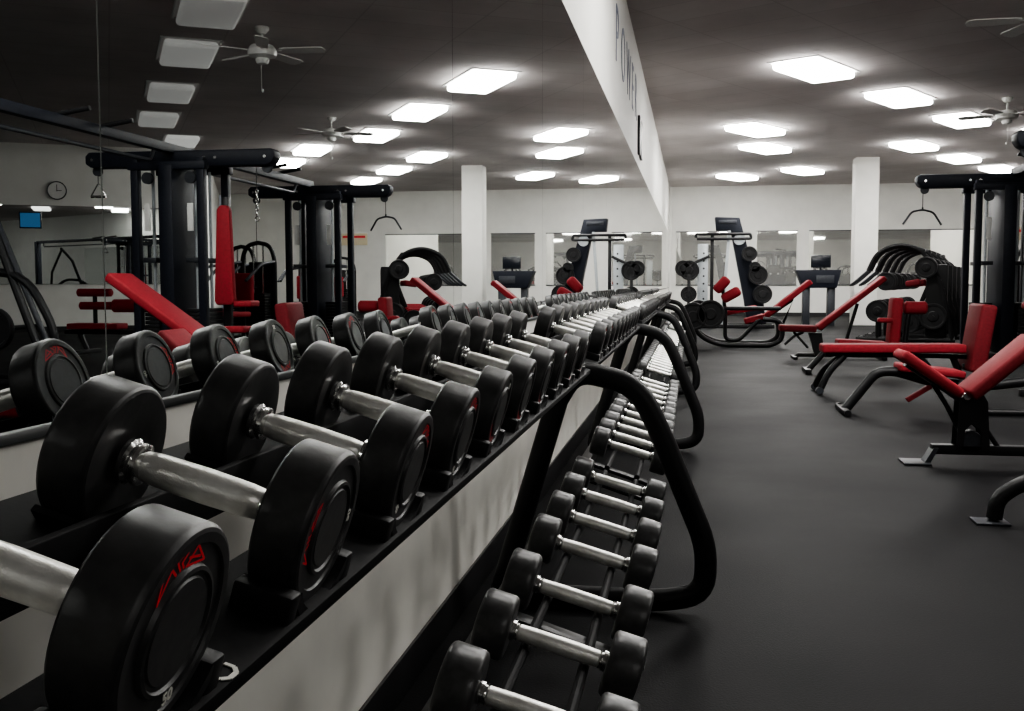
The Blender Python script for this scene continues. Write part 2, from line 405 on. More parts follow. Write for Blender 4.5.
# local: axis x, centre at origin height R
head_prof = [(.005, .016), (.0045, .024), (.0012, .034), (.0004, .050), (.0002, .0575), (.0012, .0598), (.0032, R - .0004), (.0045, R), (.018, R), (TH - .010, R), (TH - .005, R), (TH - .0035, R - .0004), (TH - .0012, .0598), (TH - .0002, .0575),
             (TH - .0004, .0515), (TH - .0024, .0505), (TH - .0024, .039), (TH + .0004, .0378), (TH + .0010, .0355), (TH - .0010, .0342), (TH - .0010, .0318), (TH + .0002, .0308), (TH + .0002, .001)]
head_me = MB().lathe(head_prof, 48).mesh('dumbbell_head', M['urethane'], 24)
hp = [(-GAP / 2 + .0, .0115), (-GAP / 2 + .016, .0115), (-GAP / 2 + .017, .0125), (-.04, .0138), (0, .0146), (.04, .0138), (GAP / 2 - .017, .0125), (GAP / 2 - .016, .0115), (GAP / 2, .0115)]
handle_me = MB().lathe(hp, 24).mesh('dumbbell_handle', M['chrome'], 40)
collar_me = MB().lathe([(0, .019), (.004, .0195), (.0065, .0165), (.0085, .0165), (.011, .0182), (.014, .0175), (.0165, .013)], 24).mesh('dumbbell_collar', M['steel'], 30)
mb = MB()
XF = TH - .0019
strokes(mb, [[(34, .0398), (20, .0500), (8, .0500), (34, .0398)], [(6, .0409), (11, .0489)], [(0, .0409), (4, .0494), (-3, .0494)], [(-5, .0409), (-2, .0455), (-9, .0489)],
             [(-9, .0404), (-22, .0500), (-40, .0415), (-9, .0404)], [(-12, .0449), (-30, .0432)]], .0016, XF)
logo_me = mb.mesh('red_mark', M['red_mark'])
def number_me(txt):
    me = text_mesh(txt, .0112, M['white_mark'], 'weight_number', depth=.0002, bold=.0003)
    me.transform(Matrix.Translation((TH - .0007, 0, -.0446)) @ FACE); return me
numbers = [number_me(str(n)) for n in (50, 45, 40, 35, 30)]
LOGO_F = {0: 18, 1: 90, 2: -38, 3: -20, 4: 150, 5: 170}
LOGO_B = {3: 0, 4: 80, 5: 75, 6: 175}
def upper_dumbbell(u, i, y):
    lab = 'black round-head dumbbell with knurled steel handle, %s on upper tier of %s rack' % (ORD[i], ORD[u])
    t = thing('dumbbell', lab, 'dumbbell', group='black dumbbells on the upper tiers')
    c = Vector((-.279, y, .775)) + Vector((-math.cos(TILT), 0, math.sin(TILT))) * (LEN / 2)
    t.location = c - Vector((math.sin(TILT), 0, math.cos(TILT))) * R; t.rotation_euler = (0, TILT, 0)
    for sgn in (1, -1):
        rx = math.radians((LOGO_F if sgn > 0 else LOGO_B).get(i, random.uniform(0, 360)) if u == 0 else random.uniform(0, 360))
        h = obj('head', head_me, t); h.location = (sgn * GAP / 2, 0, R); h.rotation_euler = (rx, 0, 0 if sgn > 0 else PI)
        if u < 2:
            obj('red_mark', logo_me, h); n = obj('weight_number', numbers[min(4, i // 2)], h)
            if u == 0 and i == 0 and sgn > 0: n.rotation_euler = (math.radians(-6), 0, 0)
        k = obj('collar', collar_me, t); k.location = (sgn * GAP / 2, 0, R); k.rotation_euler = (0, 0, PI if sgn > 0 else 0)
    h = obj('handle', handle_me, t); h.location = (0, 0, R)
    return t
UP = [[.529 + .25 * i for i in range(10)]] + [[y0 + .25 * i for i in range(10)] for y0 in (3.37, 6.37, 9.37, 12.37)]
for u, yy in enumerate(UP):
    for i, y in enumerate(yy): upper_dumbbell(u, i, y)

# small dumbbells of the lower tier
def small_meshes(r, th, gap):
    pr = [(.002, r * .3), (0, r * .80), (.0006, r * .89), (.003, r * .965), (.007, r), (.016, r * 1.004), (th - .016, r * 1.004), (th - .007, r), (th - .003, r * .965), (th - .0006, r * .89), (th, r * .8), (th + .001, r * .5), (th + .001, .001)]
    hd = MB().lathe(pr, 36).mesh('small_dumbbell_head', M['rubber_small'], 35)
    hn = MB().lathe([(-gap / 2, .0095), (-gap / 2 + .012, .0095), (-gap / 2 + .0125, .0125), (-.03, .0135), (.03, .0135), (gap / 2 - .0125, .0125), (gap / 2 - .012, .0095), (gap / 2, .0095)], 20).mesh('small_dumbbell_handle', M['chrome'], 40)
    cl = MB().lathe([(0, .0155), (.006, .0155), (.008, .0125), (.0105, .0145), (.012, .012)], 20).mesh('small_dumbbell_collar', M['steel'], 30)
    return hd, hn, cl, r, th, gap
SM = [small_meshes(r, .052, .15) for r in (.052, .050, .047, .043)]
def lower_dumbbell(u, i, n, y):
    hd, hn, cl, r, th, gap = SM[min(3, int(4 * i / n))] if u == 0 else SM[2]
    t = thing('small_dumbbell', 'small grey-black dumbbell with steel handle, %s on lower tier of %s rack' % (ORD[i], ORD[u]), 'dumbbell', group='small dumbbells on the lower tiers')
    jr = Vector((-.119, y, .404)); c = jr + Vector((-math.cos(TILT), 0, math.sin(TILT))) * (gap / 2)
    t.location = c - Vector((math.sin(TILT), 0, math.cos(TILT))) * r; t.rotation_euler = (0, TILT, 0)
    for sgn in (1, -1):
        h = obj('head', hd, t); h.location = (sgn * gap / 2, 0, r); h.rotation_euler = (random.uniform(0, 6), 0, 0 if sgn > 0 else PI)
        k = obj('collar', cl, t); k.location = (sgn * gap / 2, 0, r); k.rotation_euler = (0, 0, PI if sgn > 0 else 0)
    h = obj('handle', hn, t); h.location = (0, 0, r)
LOW = [[.78, 1.03, 1.28, 1.525, 1.77, 2.065, 2.306, 2.56, 2.80]] + [[y0 + .21 * i for i in range(12)] for y0 in (3.38, 6.38, 9.38, 12.38)]
for u, yy in enumerate(LOW):
    for i, y in enumerate(yy): lower_dumbbell(u, i, len(yy), y)

# ------------------------------------------------------------------ racks
def slope_z(x, at=(-.285, .716)): return at[1] - (x - at[0]) * math.tan(TILT)
def cradle(x0, x1, y, r0, r1, half, cz_from):
    """U-shaped saddle under a head: arc round the dumbbell's axis"""
    n = 12; vs = []; fs = []
    ct, st = math.cos(TILT), math.sin(TILT)
    cx, cz = cz_from
    def W(lx, ly, lz): return (cx + lx * ct + lz * st, y + ly, cz - lx * st + lz * ct)
    for i in range(n + 1):
        a = -PI / 2 - half + 2 * half * i / n
        for r in (r0, r1):
            for lx in (x0, x1): vs.append(W(lx, math.cos(a) * r, math.sin(a) * r))
    for i in range(n):
        b = 4 * i; c = b + 4
        fs += [(b, b + 1, c + 1, c), (b + 2, b + 3, c + 3, c + 2), (b, b + 2, c + 2, c), (b + 1, b + 3, c + 3, c + 1)]
    fs += [(0, 1, 3, 2), (4 * n, 4 * n + 1, 4 * n + 3, 4 * n + 2)]
    return vs, fs
RACK_END = [.36, 3.05, 6.05, 9.05, 12.05, 15.05]
def side_frame(y):
    pts = [(-.585, y, .034), (-.075, y, .034), (.045, y, .060), (.052, y, .20), (-.015, y, .36), (-.083, y, .53), (-.155, y, .672), (-.335, y, .712), (-.40, y, .60)]
    mb = MB().tube(pts, .026, 14, False, .09, .033)
    mb.tube([(-.33, y, .70), (-.37, y, .68), (-.56, y, .034)], .026, 14, False, .04, .033)
    mb.tube([(-.30, y, .69), (-.53, y, .755)], .022, 12)
    return mb
for u in range(5):
    y0, y1 = RACK_END[u], RACK_END[u + 1]
    t = thing('dumbbell_rack', ['black two-tier dumbbell rack at the camera end, holding the biggest row of heads', 'second black two-tier dumbbell rack from the camera, past the first curved end frame',
                                'third black two-tier dumbbell rack from the camera along the mirror', 'fourth black two-tier dumbbell rack from the camera along the mirror', 'fifth black two-tier dumbbell rack, the last one, ending by the low sled machine'][u], 'dumbbell rack',
              group='dumbbell racks along the mirror')
    def inset(mb, name, m): return mb.build(name, m, t)
    if u == 0: side_frame(y0).build('end_frame', M['powder'], t)
    side_frame(y1).build('end_frame', M['powder'], t)
    a, b = y0 + (.0 if u == 0 else .033), y1 - .033
    # upper tier: front and back rails with their lips
    f = [(-.285, .716), (-.372, slope_z(-.372)), (-.372, slope_z(-.372) - .012), (-.287, .704)]
    MB().prism(f, a, b, bev=.0015).build('front_rail', M['rail'], t)
    g = [(-.44, slope_z(-.44) - .012), (-.44, .790), (-.446, .792), (-.450, slope_z(-.45) + .004), (-.545, slope_z(-.545) + .004), (-.545, slope_z(-.545) - .014)]
    MB().prism(g, a, b, bev=.0012).build('back_rail', M['rail'], t)
    for y in UP[u]:
        c = (-.281, .775)
        v, fc = cradle(-.040, .008, y, R + .0008, R + .010, math.radians(54), c)
        s = MB().add(v, fc)
        for sg in (-1, 1):   # upright shoulders between neighbouring saddles
            ct, st = math.cos(TILT), math.sin(TILT)
            s.box(-.040, .008, sg * .060 - .010, sg * .060 + .010, -.068, -.036, .003, 2, Matrix.Translation((c[0], y, c[1])) @ Matrix.Rotation(TILT, 4, 'Y'))
        s.build('saddle', M['plastic'], t)
        cb = (c[0] - (LEN - TH) * math.cos(TILT), c[1] + (LEN - TH) * math.sin(TILT))
        v, fc = cradle(-.040, -.004, y, R + .0008, R + .007, math.radians(50), cb)
        MB().add(v, fc).build('saddle', M['plastic'], t)
    if u == 0:
        for y in (.615,):
            mk = MB(); P = [(-.011, -.010), (-.011, .002), (-.006, .009), (.004, .009), (.010, .002), (.010, -.010)]
            T = Matrix.Translation((-.292, y, .7190)) @ Matrix.Rotation(TILT, 4, 'Y')
            for p, q in zip(P, P[1:]):
                mk.bar((p[1] * .6, p[0], 0), (q[1] * .6, q[0], 0), .0035, .0006, T, 0)
            mk.build('rail_mark', M['white_mark'], t)
    # lower tier: two round rails under the handles, joined by ties
    ct, st = math.cos(TILT), math.sin(TILT)
    for lx in (-.030, -.122):
        px = -.119 + lx * ct + (-.0135 - .008) * st; pz = .404 - lx * st - (.0135 + .008) * ct
        MB().tube([(px, a, pz), (px, b, pz)], .008, 10).build('lower_rail', M['rail'], t)
    for yy in [a + (b - a) * k for k in (.03, .5, .97)]:
        MB().bar((-.07, yy, .340), (-.33, yy, .425), .04, .012).build('cross_tie', M['powder'], t)
    MB().bar((-.50, a, .09), (-.50, b, .09), .05, .05).build('stretcher', M['powder'], t)

# ------------------------------------------------------------------ benches
def foot_plate(mb, x, y, rz=0):
    mb.lathe([(0, .045), (.006, .045), (.008, .03), (.02, .012)], 18, 'Z', Matrix.Translation((x, y, 0)))
# V-shaped adjustable bench
y0, y1 = 5.70, 5.98; yc = 5.84
t = thing('adjustable_bench', 'red adjustable bench folded in a V with its black base in open view', 'bench', (1.4, yc, 0))
def rel(mb): 
    return mb
def place(o, t): o.matrix_parent_inverse = Matrix.Translation(t.location).inverted() if False else Matrix.Identity(4); return o
class Off(MB):
    """builder that takes world coordinates and stores them relative to a thing"""
    def __init__(s, t): super().__init__(); s.t = t
    def build(s, name, m, parent=None, smooth=35):
        l = s.t.location; s.v = [(a - l.x, b - l.y, c - l.z) for a, b, c in s.v]
        return super().build(name, m, s.t if parent is None else parent, smooth)
B = lambda: Off(t)
B().pad((1.11, .615), (1.41, .405), .055, y0, y1, .02).build('seat', M['red'])
B().pad((1.415, .40), (1.75, .70), .065, y0 - .01, y1 + .01, .02).build('backrest', M['red_dark'])
B().bar((1.13, yc, .535), (1.42, yc, .34), .10, .03).build('seat_plate', M['powder'])
B().bar((1.46, yc, .35), (1.70, yc, .57), .08, .03).build('back_plate', M['powder'])
B().bar((1.27, yc, .08), (2.35, yc, .08), .07, .05).build('base_beam', M['powder'])
m_ = B(); m_.prism([(1.23, .012), (1.275, .09), (1.30, .09), (1.26, .012)], yc - .05, yc + .05); m_.prism([(1.12, .0), (1.26, .0), (1.26, .012), (1.12, .012)], yc - .09, yc + .09, bev=.005); m_.build('front_foot', M['gunmetal'])
m_ = B(); m_.bar((2.3, yc - .25, .03), (2.3, yc + .25, .03), .06, .05); m_.box(2.26, 2.34, yc - .03, yc + .03, .02, .10); m_.build('rear_foot', M['powder'])
m_ = B()
for yy in (yc - .06, yc + .05):
    m_.prism([(1.385, .10), (1.395, .36), (1.50, .40), (1.535, .34), (1.55, .10), (1.51, .10), (1.505, .19), (1.46, .225), (1.425, .19), (1.42, .10)], yy, yy + .010)
m_.build('post', M['powder'])
B().tube([(1.27, yc, .43), (1.345, yc, .31), (1.42, yc, .16)], .013, 10).build('seat_strut', M['powder'])
B().tube([(1.50, yc, .28), (1.55, yc, .18), (1.61, yc, .09)], .013, 10).build('back_strut', M['powder'])
B().lathe([(-.035, .055), (-.02, .06), (.02, .06), (.035, .055)], 20, 'Y', Matrix.Translation((1.465, yc, .125))).build('transport_wheel', M['gunmetal'])
B().lathe([(-.07, .02), (.07, .02)], 14, 'Y', Matrix.Translation((1.43, yc, .37))).build('pivot', M['steel'])

# bench of which only the curved foot enters the picture
t = thing('floor_bench', 'black curved tube foot of a bench just entering beside the rubber floor edge', 'bench', (1.5, 4.45, 0))
B().tube([(1.21, 4.42, .02), (1.22, 4.42, .10), (1.30, 4.42, .16), (1.6, 4.42, .26), (2.2, 4.42, .30), (2.3, 4.42, .02)], .032, 12, corner=.1).build('leg_frame', M['powder'])
m_ = B(); foot_plate(m_, 1.20, 4.42); m_.box(1.13, 1.26, 4.36, 4.48, 0, .01, .003); m_.build('foot_pad', M['gunmetal'])
B().pad((1.7, .42), (2.6, .42), .07, 4.30, 4.58).build('seat', M['red'])
B().bar((1.75, 4.42, .33), (2.3, 4.42, .31), .08, .05).build('seat_support', M['powder'])

# bench with bent front leg behind the V bench
y0, y1 = 7.90, 8.20; yc = 8.04
t = thing('bent_leg_bench', 'red padded bench with one bent black front leg, behind the V-shaped bench', 'bench', (1.6, yc, 0))
B().tube([(1.13, yc, .015), (1.35, yc, .305), (1.48, yc, .315), (1.75, yc, .235), (2.1, yc, .21), (2.75, yc, .3)], .036, 12, corner=.10).build('leg_frame', M['powder'])
m_ = B(); m_.bar((1.12, yc - .22, .022), (1.12, yc + .22, .022), .05, .035); m_.lathe([(-.26, .024), (-.20, .024)], 12, 'Y', Matrix.Translation((1.12, yc, .024))); m_.lathe([(.20, .024), (.26, .024)], 12, 'Y', Matrix.Translation((1.12, yc, .024))); m_.build('front_foot', M['powder'])
B().pad((1.50, .375), (1.95, .325), .055, y0, y1).build('seat', M['red'])
B().bar((1.57, yc, .10), (1.76, yc, .225), .05, .035).build('red_brace', M['red_dark'])
B().tube([(2.0, yc, .22), (2.05, yc, .02), (2.4, yc, .02)], .028, 12, corner=.05).build('rear_leg', M['powder'])
B().pad((2.64, .55), (3.38, 1.06), .08, y0 - .02, y1 + .05, .022).build('backrest', M['red'])
B().tube([(2.62, yc, .45), (3.1, yc, .80)], .03, 12).build('back_plate', M['powder'])
B().tube([(2.78, yc, .30), (2.9, yc, .62)], .03, 12).build('back_post', M['powder'])
m_ = B(); m_.tube([(2.75, yc, .3), (2.95, yc, .02)], .03, 12); m_.bar((2.95, yc - .25, .03), (2.95, yc + .25, .03), .06, .05); m_.build('back_foot', M['powder'])

# flat bench with upright pad
y0, y1 = 9.25, 9.53; yc = 9.39
t = thing('flat_bench', 'long flat red bench ending in a tall upright red pad', 'bench', (1.6, yc, 0))
B().pad((1.11, .435), (2.28, .445), .075, y0, y1, .02).build('seat', M['red'])
B().pad((2.285, .22), (2.37, .79), .13, y0 - .08, y1 + .08, .03).build('upright_pad', M['red_dark'])
B().bar((1.15, yc, .345), (2.35, yc, .335), .07, .035).build('frame', M['powder'])
B().tube([(1.10, yc - .08, .03), (1.17, yc - .08, .20), (1.30, yc - .06, .335)], .030, 12, corner=.1).build('leg', M['powder'])
B().tube([(1.10, yc + .30, .03), (1.17, yc + .22, .20), (1.30, yc + .06, .335)], .030, 12, corner=.1).build('leg', M['powder'])
B().tube([(2.2, yc, .33), (2.32, yc, .03)], .03, 12).build('leg', M['powder'])
B().bar((2.33, yc - .25, .03), (2.33, yc + .25, .03), .06, .05).build('rear_foot', M['powder'])
for yy in (yc - .08, yc + .30):
    B().lathe([(-.03, .028), (-.02, .034), (.02, .034), (.03, .028)], 16, 'Y', Matrix.Translation((1.10, yy, .034))).build('foot_roller', M['gunmetal'])
B().tube([(2.28, yc, .25), (2.45, yc, .30), (2.47, yc, .60)], .025, 10, corner=.05).build('pad_post', M['powder'])

# preacher bench
y0, y1 = 11.35, 11.62; yc = 11.48
t = thing('preacher_bench', 'red seated bench with narrow vertical pad and round arm pad, beyond the long flat bench', 'bench', (1.8, yc, 0))
B().tube([(1.23, yc, .03), (1.44, yc, .28), (1.6, yc, .27), (2.3, yc, .26), (2.5, yc, .03)], .032, 12, corner=.1).build('frame', M['powder'])
m_ = B(); m_.bar((1.22, yc - .2, .03), (1.22, yc + .2, .03), .06, .05); m_.build('front_foot', M['powder'])
m_ = B(); m_.bar((2.5, yc - .25, .03), (2.5, yc + .25, .03), .06, .05); m_.build('rear_foot', M['powder'])
B().pad((1.52, .37), (2.02, .345), .06, y0, y1).build('seat', M['red'])
B().pad((2.03, .31), (2.06, .81), .11, y0, y1, .03).build('vertical_pad', M['red'])
B().pad((1.90, .60), (2.05, .60), .05, y0 - .1, y0).build('side_pad', M['red'])
B().lathe([(2.19, .05), (2.21, .068), (2.40, .068), (2.42, .05)], 24, 'X', Matrix.Translation((0, yc, .70))).build('arm_roller', M['red'])
B().tube([(2.20, yc, .27), (2.24, yc, .66), (2.42, yc, .70)], .026, 12, corner=.06).build('post', M['powder'])

# incline bench
y0, y1 = 13.5, 13.8; yc = 13.65
t = thing('incline_bench', 'red incline bench with flat seat and steep raised backrest on a thin black stand', 'bench', (1.6, yc, 0))
B().pad((1.10, .435), (1.55, .425), .085, y0, y1, .025).build('seat', M['red_dark'])
B().pad((1.545, .415), (2.34, 1.05), .07, y0, y1, .022).build('backrest', M['red'])
B().bar((1.60, yc, .37), (2.2, yc, .87), .08, .04).build('back_plate', M['powder'])
m_ = B(); m_.prism([(1.46, .33), (1.62, .33), (1.66, .04), (1.54, .04), (1.50, .20)], yc - .05, yc + .05); m_.build('post', M['powder'])
B().tube([(1.17, yc, .18), (1.28, yc, .28), (1.40, yc, .34)], .018, 10).build('seat_strut', M['powder'])
B().tube([(1.28, yc, .34), (1.46, yc, .14)], .016, 10).build('seat_brace', M['powder'])
m_ = B(); m_.bar((1.33, yc, .05), (2.35, yc, .05), .07, .05); m_.tube([(1.35, yc, .05), (1.30, yc, .02)], .025, 10); m_.bar((1.29, yc - .22, .02), (1.29, yc + .22, .02), .05, .035); m_.build('base_beam', M['powder'])
m_ = B(); m_.bar((2.35, yc - .25, .03), (2.35, yc + .25, .03), .06, .05); m_.build('rear_foot', M['powder'])
B().tube([(2.05, yc, .70), (1.88, yc, .08)], .022, 10).build('back_strut', M['powder'])

# ------------------------------------------------------------------ leg press / plate machines in the distance
def disc(mb, x, y, z, r, th, axis='Y'):
    pr = [(-th / 2, r * .18), (-th / 2, r * .35), (-th * .2, r * .42), (-th * .2, r * .78), (-th / 2, r * .84), (-th / 2, r * .97), (-th * .3, r), (th * .3, r), (th / 2, r * .97), (th / 2, r * .84), (th * .2, r * .78), (th * .2, r * .42), (th / 2, r * .35), (th / 2, r * .18)]
    return mb.lathe(pr, 28, axis, Matrix.Translation((x, y, z)))
yc = 16.2
t = thing('leg_press', 'low sled machine with red seat, plates at its head and black tube skids', 'exercise machine', (.8, yc, 0))
for yy, n in ((yc - .3, 'skid'), (yc + .45, 'skid')):
    B().tube([(-.05, yy, .46), (.12, yy, .16), (.42, yy, .034), (1.18, yy, .034), (1.33, yy, .12), (1.33, yy, .40), (1.05, yy, .42)], .036, 12, corner=.16).build(n, M['powder'])
B().tube([(-.12, yc - .3, .30), (.05, yc - .3, .55), (.3, yc - .3, .58), (1.3, yc - .3, .58)], .03, 12, corner=.12).build('upper_rail', M['powder'])
B().tube([(.50, yc - .3, .60), (.50, yc - .3, .12), (.70, yc - .3, .10), (.98, yc - .3, .40)], .03, 12, corner=.08).build('middle_frame', M['powder'])
m_ = B(); m_.bar((1.0, yc - .3, .40), (1.0, yc + .45, .40), .05, .05); m_.bar((.1, yc - .3, .22), (.1, yc + .45, .22), .05, .05); m_.build('cross_member', M['powder'])
B().pad((.36, .50), (.98, .62), .07, yc + .1, yc + .4).build('foot_pad', M['red'])
B().pad((.78, .42), (1.07, .50), .08, yc - .25, yc + .10).build('seat', M['red'])
B().pad((1.05, .47), (1.72, 1.01), .08, yc - .22, yc + .10).build('backrest', M['red'])
B().tube([(1.05, yc - .06, .40), (1.5, yc - .06, .70), (1.33, yc - .06, .30)], .028, 10).build('back_support', M['powder'])
for x, z in ((.03, .46), (.28, .50)):
    m_ = B(); disc(m_, x, yc - .42, z, .21, .05); m_.build('weight_plate', M['iron'])
m_ = B(); disc(m_, .12, yc + .58, .48, .21, .05); m_.build('weight_plate', M['iron'])
B().lathe([(-.42, .025), (.6, .025)], 12, 'Y', Matrix.Translation((.14, yc, .48))).build('axle', M['steel'])
for (x0, z0, x1, z1, yy) in ((.30, .83, .48, 1.08, yc - .15), (.42, .72, .68, .92, yc - .05)):
    B().pad((x0, z0 + .05), (x1, z1), .15, yy - .12, yy + .10, .05).build('shoulder_roller', M['red'])
B().tube([(.50, yc - .05, .58), (.46, yc - .05, .90)], .028, 10).build('roller_post', M['powder'])

# slanted black plate-loaded tower
yc = 22.6
t = thing('plate_loaded_machine', 'tall black slanted machine with grey perforated post and weight plates hung on its side', 'exercise machine', (.8, yc, 0))
B().prism([(.50, 2.06), (.47, 2.34), (.98, 2.32), (1.06, 2.02), (1.50, .52), (1.56, .10), (1.16, .10), (1.10, .56), (.80, 2.06)], yc - .06, yc + .30, bev=.015).build('slanted_panel', M['blue_black'])
B().box(.55, .92, yc - .075, yc - .055, 2.20, 2.27, .01).build('name_panel', M['gunmetal'])
B().lathe([(-.10, .11), (-.06, .12)], 24, 'Y', Matrix.Translation((.98, yc, 1.86))).build('badge', M['grey_panel'])
m_ = B(); m_.box(.12, .34, yc - .05, yc + .05, .05, 1.78, .01); m_.build('perforated_post', M['grey_panel'])
m_ = B()
for k in range(9): m_.lathe([(-.056, .022), (-.050, .022)], 12, 'Y', Matrix.Translation((.25, yc, .30 + .16 * k)))
m_.build('post_holes', M['letter_black'])
B().bar((.63, yc, .05), (.78, yc, 2.12), .06, .06).build('guide_rail', M['grey_panel'])
B().bar((.42, yc, .05), (.42, yc, 2.0), .09, .07).build('upright', M['powder'])
B().tube([(.08, yc - .1, 1.90), (.08, yc - .1, 1.98), (1.2, yc - .1, 1.98), (1.22, yc - .1, 1.88), (.1, yc - .1, 1.88)], .03, 12, corner=.03).build('top_handle', M['powder'])
B().tube([(.36, yc - .12, 1.52), (.02, yc - .2, 1.36), (-.16, yc - .2, 1.10)], .03, 12, corner=.06).build('lever_arm', M['powder'])
for (x, z, r) in ((-.05, 1.22, .21), (-.18, 1.26, .17), (-.06, .72, .17), (1.18, 1.56, .16), (1.30, 1.28, .12), (1.36, 1.12, .20), (1.46, .72, .20)):
    m_ = B(); disc(m_, x, yc - .20, z, r, .07); m_.lathe([(-.25, .02), (.1, .02)], 10, 'Y', Matrix.Translation((x, yc, z))); m_.build('weight_plate', M['iron'])
m_ = B(); m_.bar((-.2, yc - .3, .05), (1.7, yc - .3, .05), .08, .08); m_.bar((-.2, yc + .4, .05), (1.7, yc + .4, .05), .08, .08)
m_.bar((.0, yc - .3, .05), (.0, yc + .4, .05), .08, .08); m_.bar((1.4, yc - .3, .05), (1.4, yc + .4, .05), .08, .08); m_.build('base', M['powder'])
B().bar((-.06, yc - .2, .08), (-.06, yc - .2, 1.15), .06, .06).build('plate_post', M['powder'])

# desk with monitor
yc = 24.0
t = thing('desk', 'dark trapezoid desk on two posts with a monitor on top', 'desk', (2.75, yc, 0))
B().prism([(2.28, 1.24), (3.26, 1.24), (3.16, .84), (2.44, .84)], yc, yc + .45, bev=.015).build('counter', M['blue_black'])
B().box(2.45, 2.60, yc + .08, yc + .35, 0, .85, .01).build('post', M['gunmetal'])
B().box(2.98, 3.14, yc + .08, yc + .35, 0, .85, .01).build('post', M['gunmetal'])
m_ = B(); m_.box(2.62, 3.05, yc + .2, yc + .24, 1.29, 1.57, .01); m_.bar((2.83, yc + .26, 1.24), (2.83, yc + .26, 1.45), .06, .04); m_.build('monitor', M['screen_dark'])
B().box(2.72, 3.1, yc - .012, yc, .95, 1.12, .005).build('front_plate', M['gunmetal'])

# row of curved-frame machines
def curved_machine(label, x, y, rz, s=1.0):
    global t
    t = thing('plate_machine', label, 'exercise machine', (x, y, 0), rz, 'curved frame plate machines in a row')
    t.scale = (1, .60, 1)
    for yy in (-.38, .38):
        MB().tube([(-.75, yy, .04), (.75, yy, .04)], .035, 10).build('base_rail', M['powder'], t)
        MB().tube([(.70, yy, .05), (.55, yy, .9), (.25, yy, 1.50 * s), (-.10, yy, 1.62 * s), (-.45, yy, 1.48 * s), (-.58, yy, 1.15)], .035, 10, corner=.25).build('arched_frame', M['powder'], t)
    MB().tube([(-.58, -.38, 1.15), (-.80, -.40, .95), (-.86, -.20, .92)], .022, 8, corner=.08).build('grip', M['gunmetal'], t)
    MB().tube([(-.58, .38, 1.15), (-.80, .40, .95), (-.86, .20, .92)], .022, 8, corner=.08).build('grip', M['gunmetal'], t)
    for xx, z in ((.70, .05), (-.70, .05), (.25, 1.5 * s), (.5, 1.0)): MB().tube([(xx, -.38, z), (xx, .38, z)], .028, 8).build('cross_bar', M['powder'], t)
    MB().tube([(-.1, 0, .05), (-.05, 0, .45)], .045, 10).build('seat_post', M['powder'], t)
    MB().box(-.28, .16, -.16, .16, .45, .52, .025, 3).build('seat', M['red'], t)
    MB().pad((.16, .55), (.36, 1.08), .07, -.14, .14).build('backrest', M['plastic'], t)
    MB().pad((-.02, .98), (.20, 1.02), .10, -.2, .2, .03).build('chest_pad', M['red_dark'], t)
    MB().box(.30, .62, -.22, .22, .10, 1.25, .02).build('stack_cover', M['plastic'], t)
    MB().tube([(.35, 0, .75), (.62, 0, .62)], .03, 8).build('back_support', M['powder'], t)
    for sy in (-1, 1):
        for (xx, z, r) in ((.42, .42, .21), (.30, 1.20, .17), (-.42, .50, .18), (-.30, .98, .15), (.05, .32, .18)):
            m_ = MB(); disc(m_, xx, sy * .50, z, r, .06); m_.lathe([(-.62, .02), (-.34, .02)] if sy < 0 else [(.34, .02), (.62, .02)], 8, 'Y', Matrix.Translation((xx, 0, z))); m_.build('weight_plate', M['iron'], t)
        MB().tube([(-.42, sy * .38, .05), (-.42, sy * .38, .52)], .03, 8).build('plate_post', M['powder'], t)
for k, (x, y, l) in enumerate([(3.45, 17.9, 'curved black tube machine at the open end of the row, ahead of the white column'), (3.74, 18.85, 'curved black tube machine, second from the open end of the row'),
                               (4.03, 19.8, 'curved black tube machine in the middle of the row'), (4.32, 20.75, 'curved black tube machine, fourth from the open end of the row'),
                               (4.61, 21.7, 'curved black tube machine, fifth and last of the front row')]):
    curved_machine(l, x, y, math.radians(-14), .98)

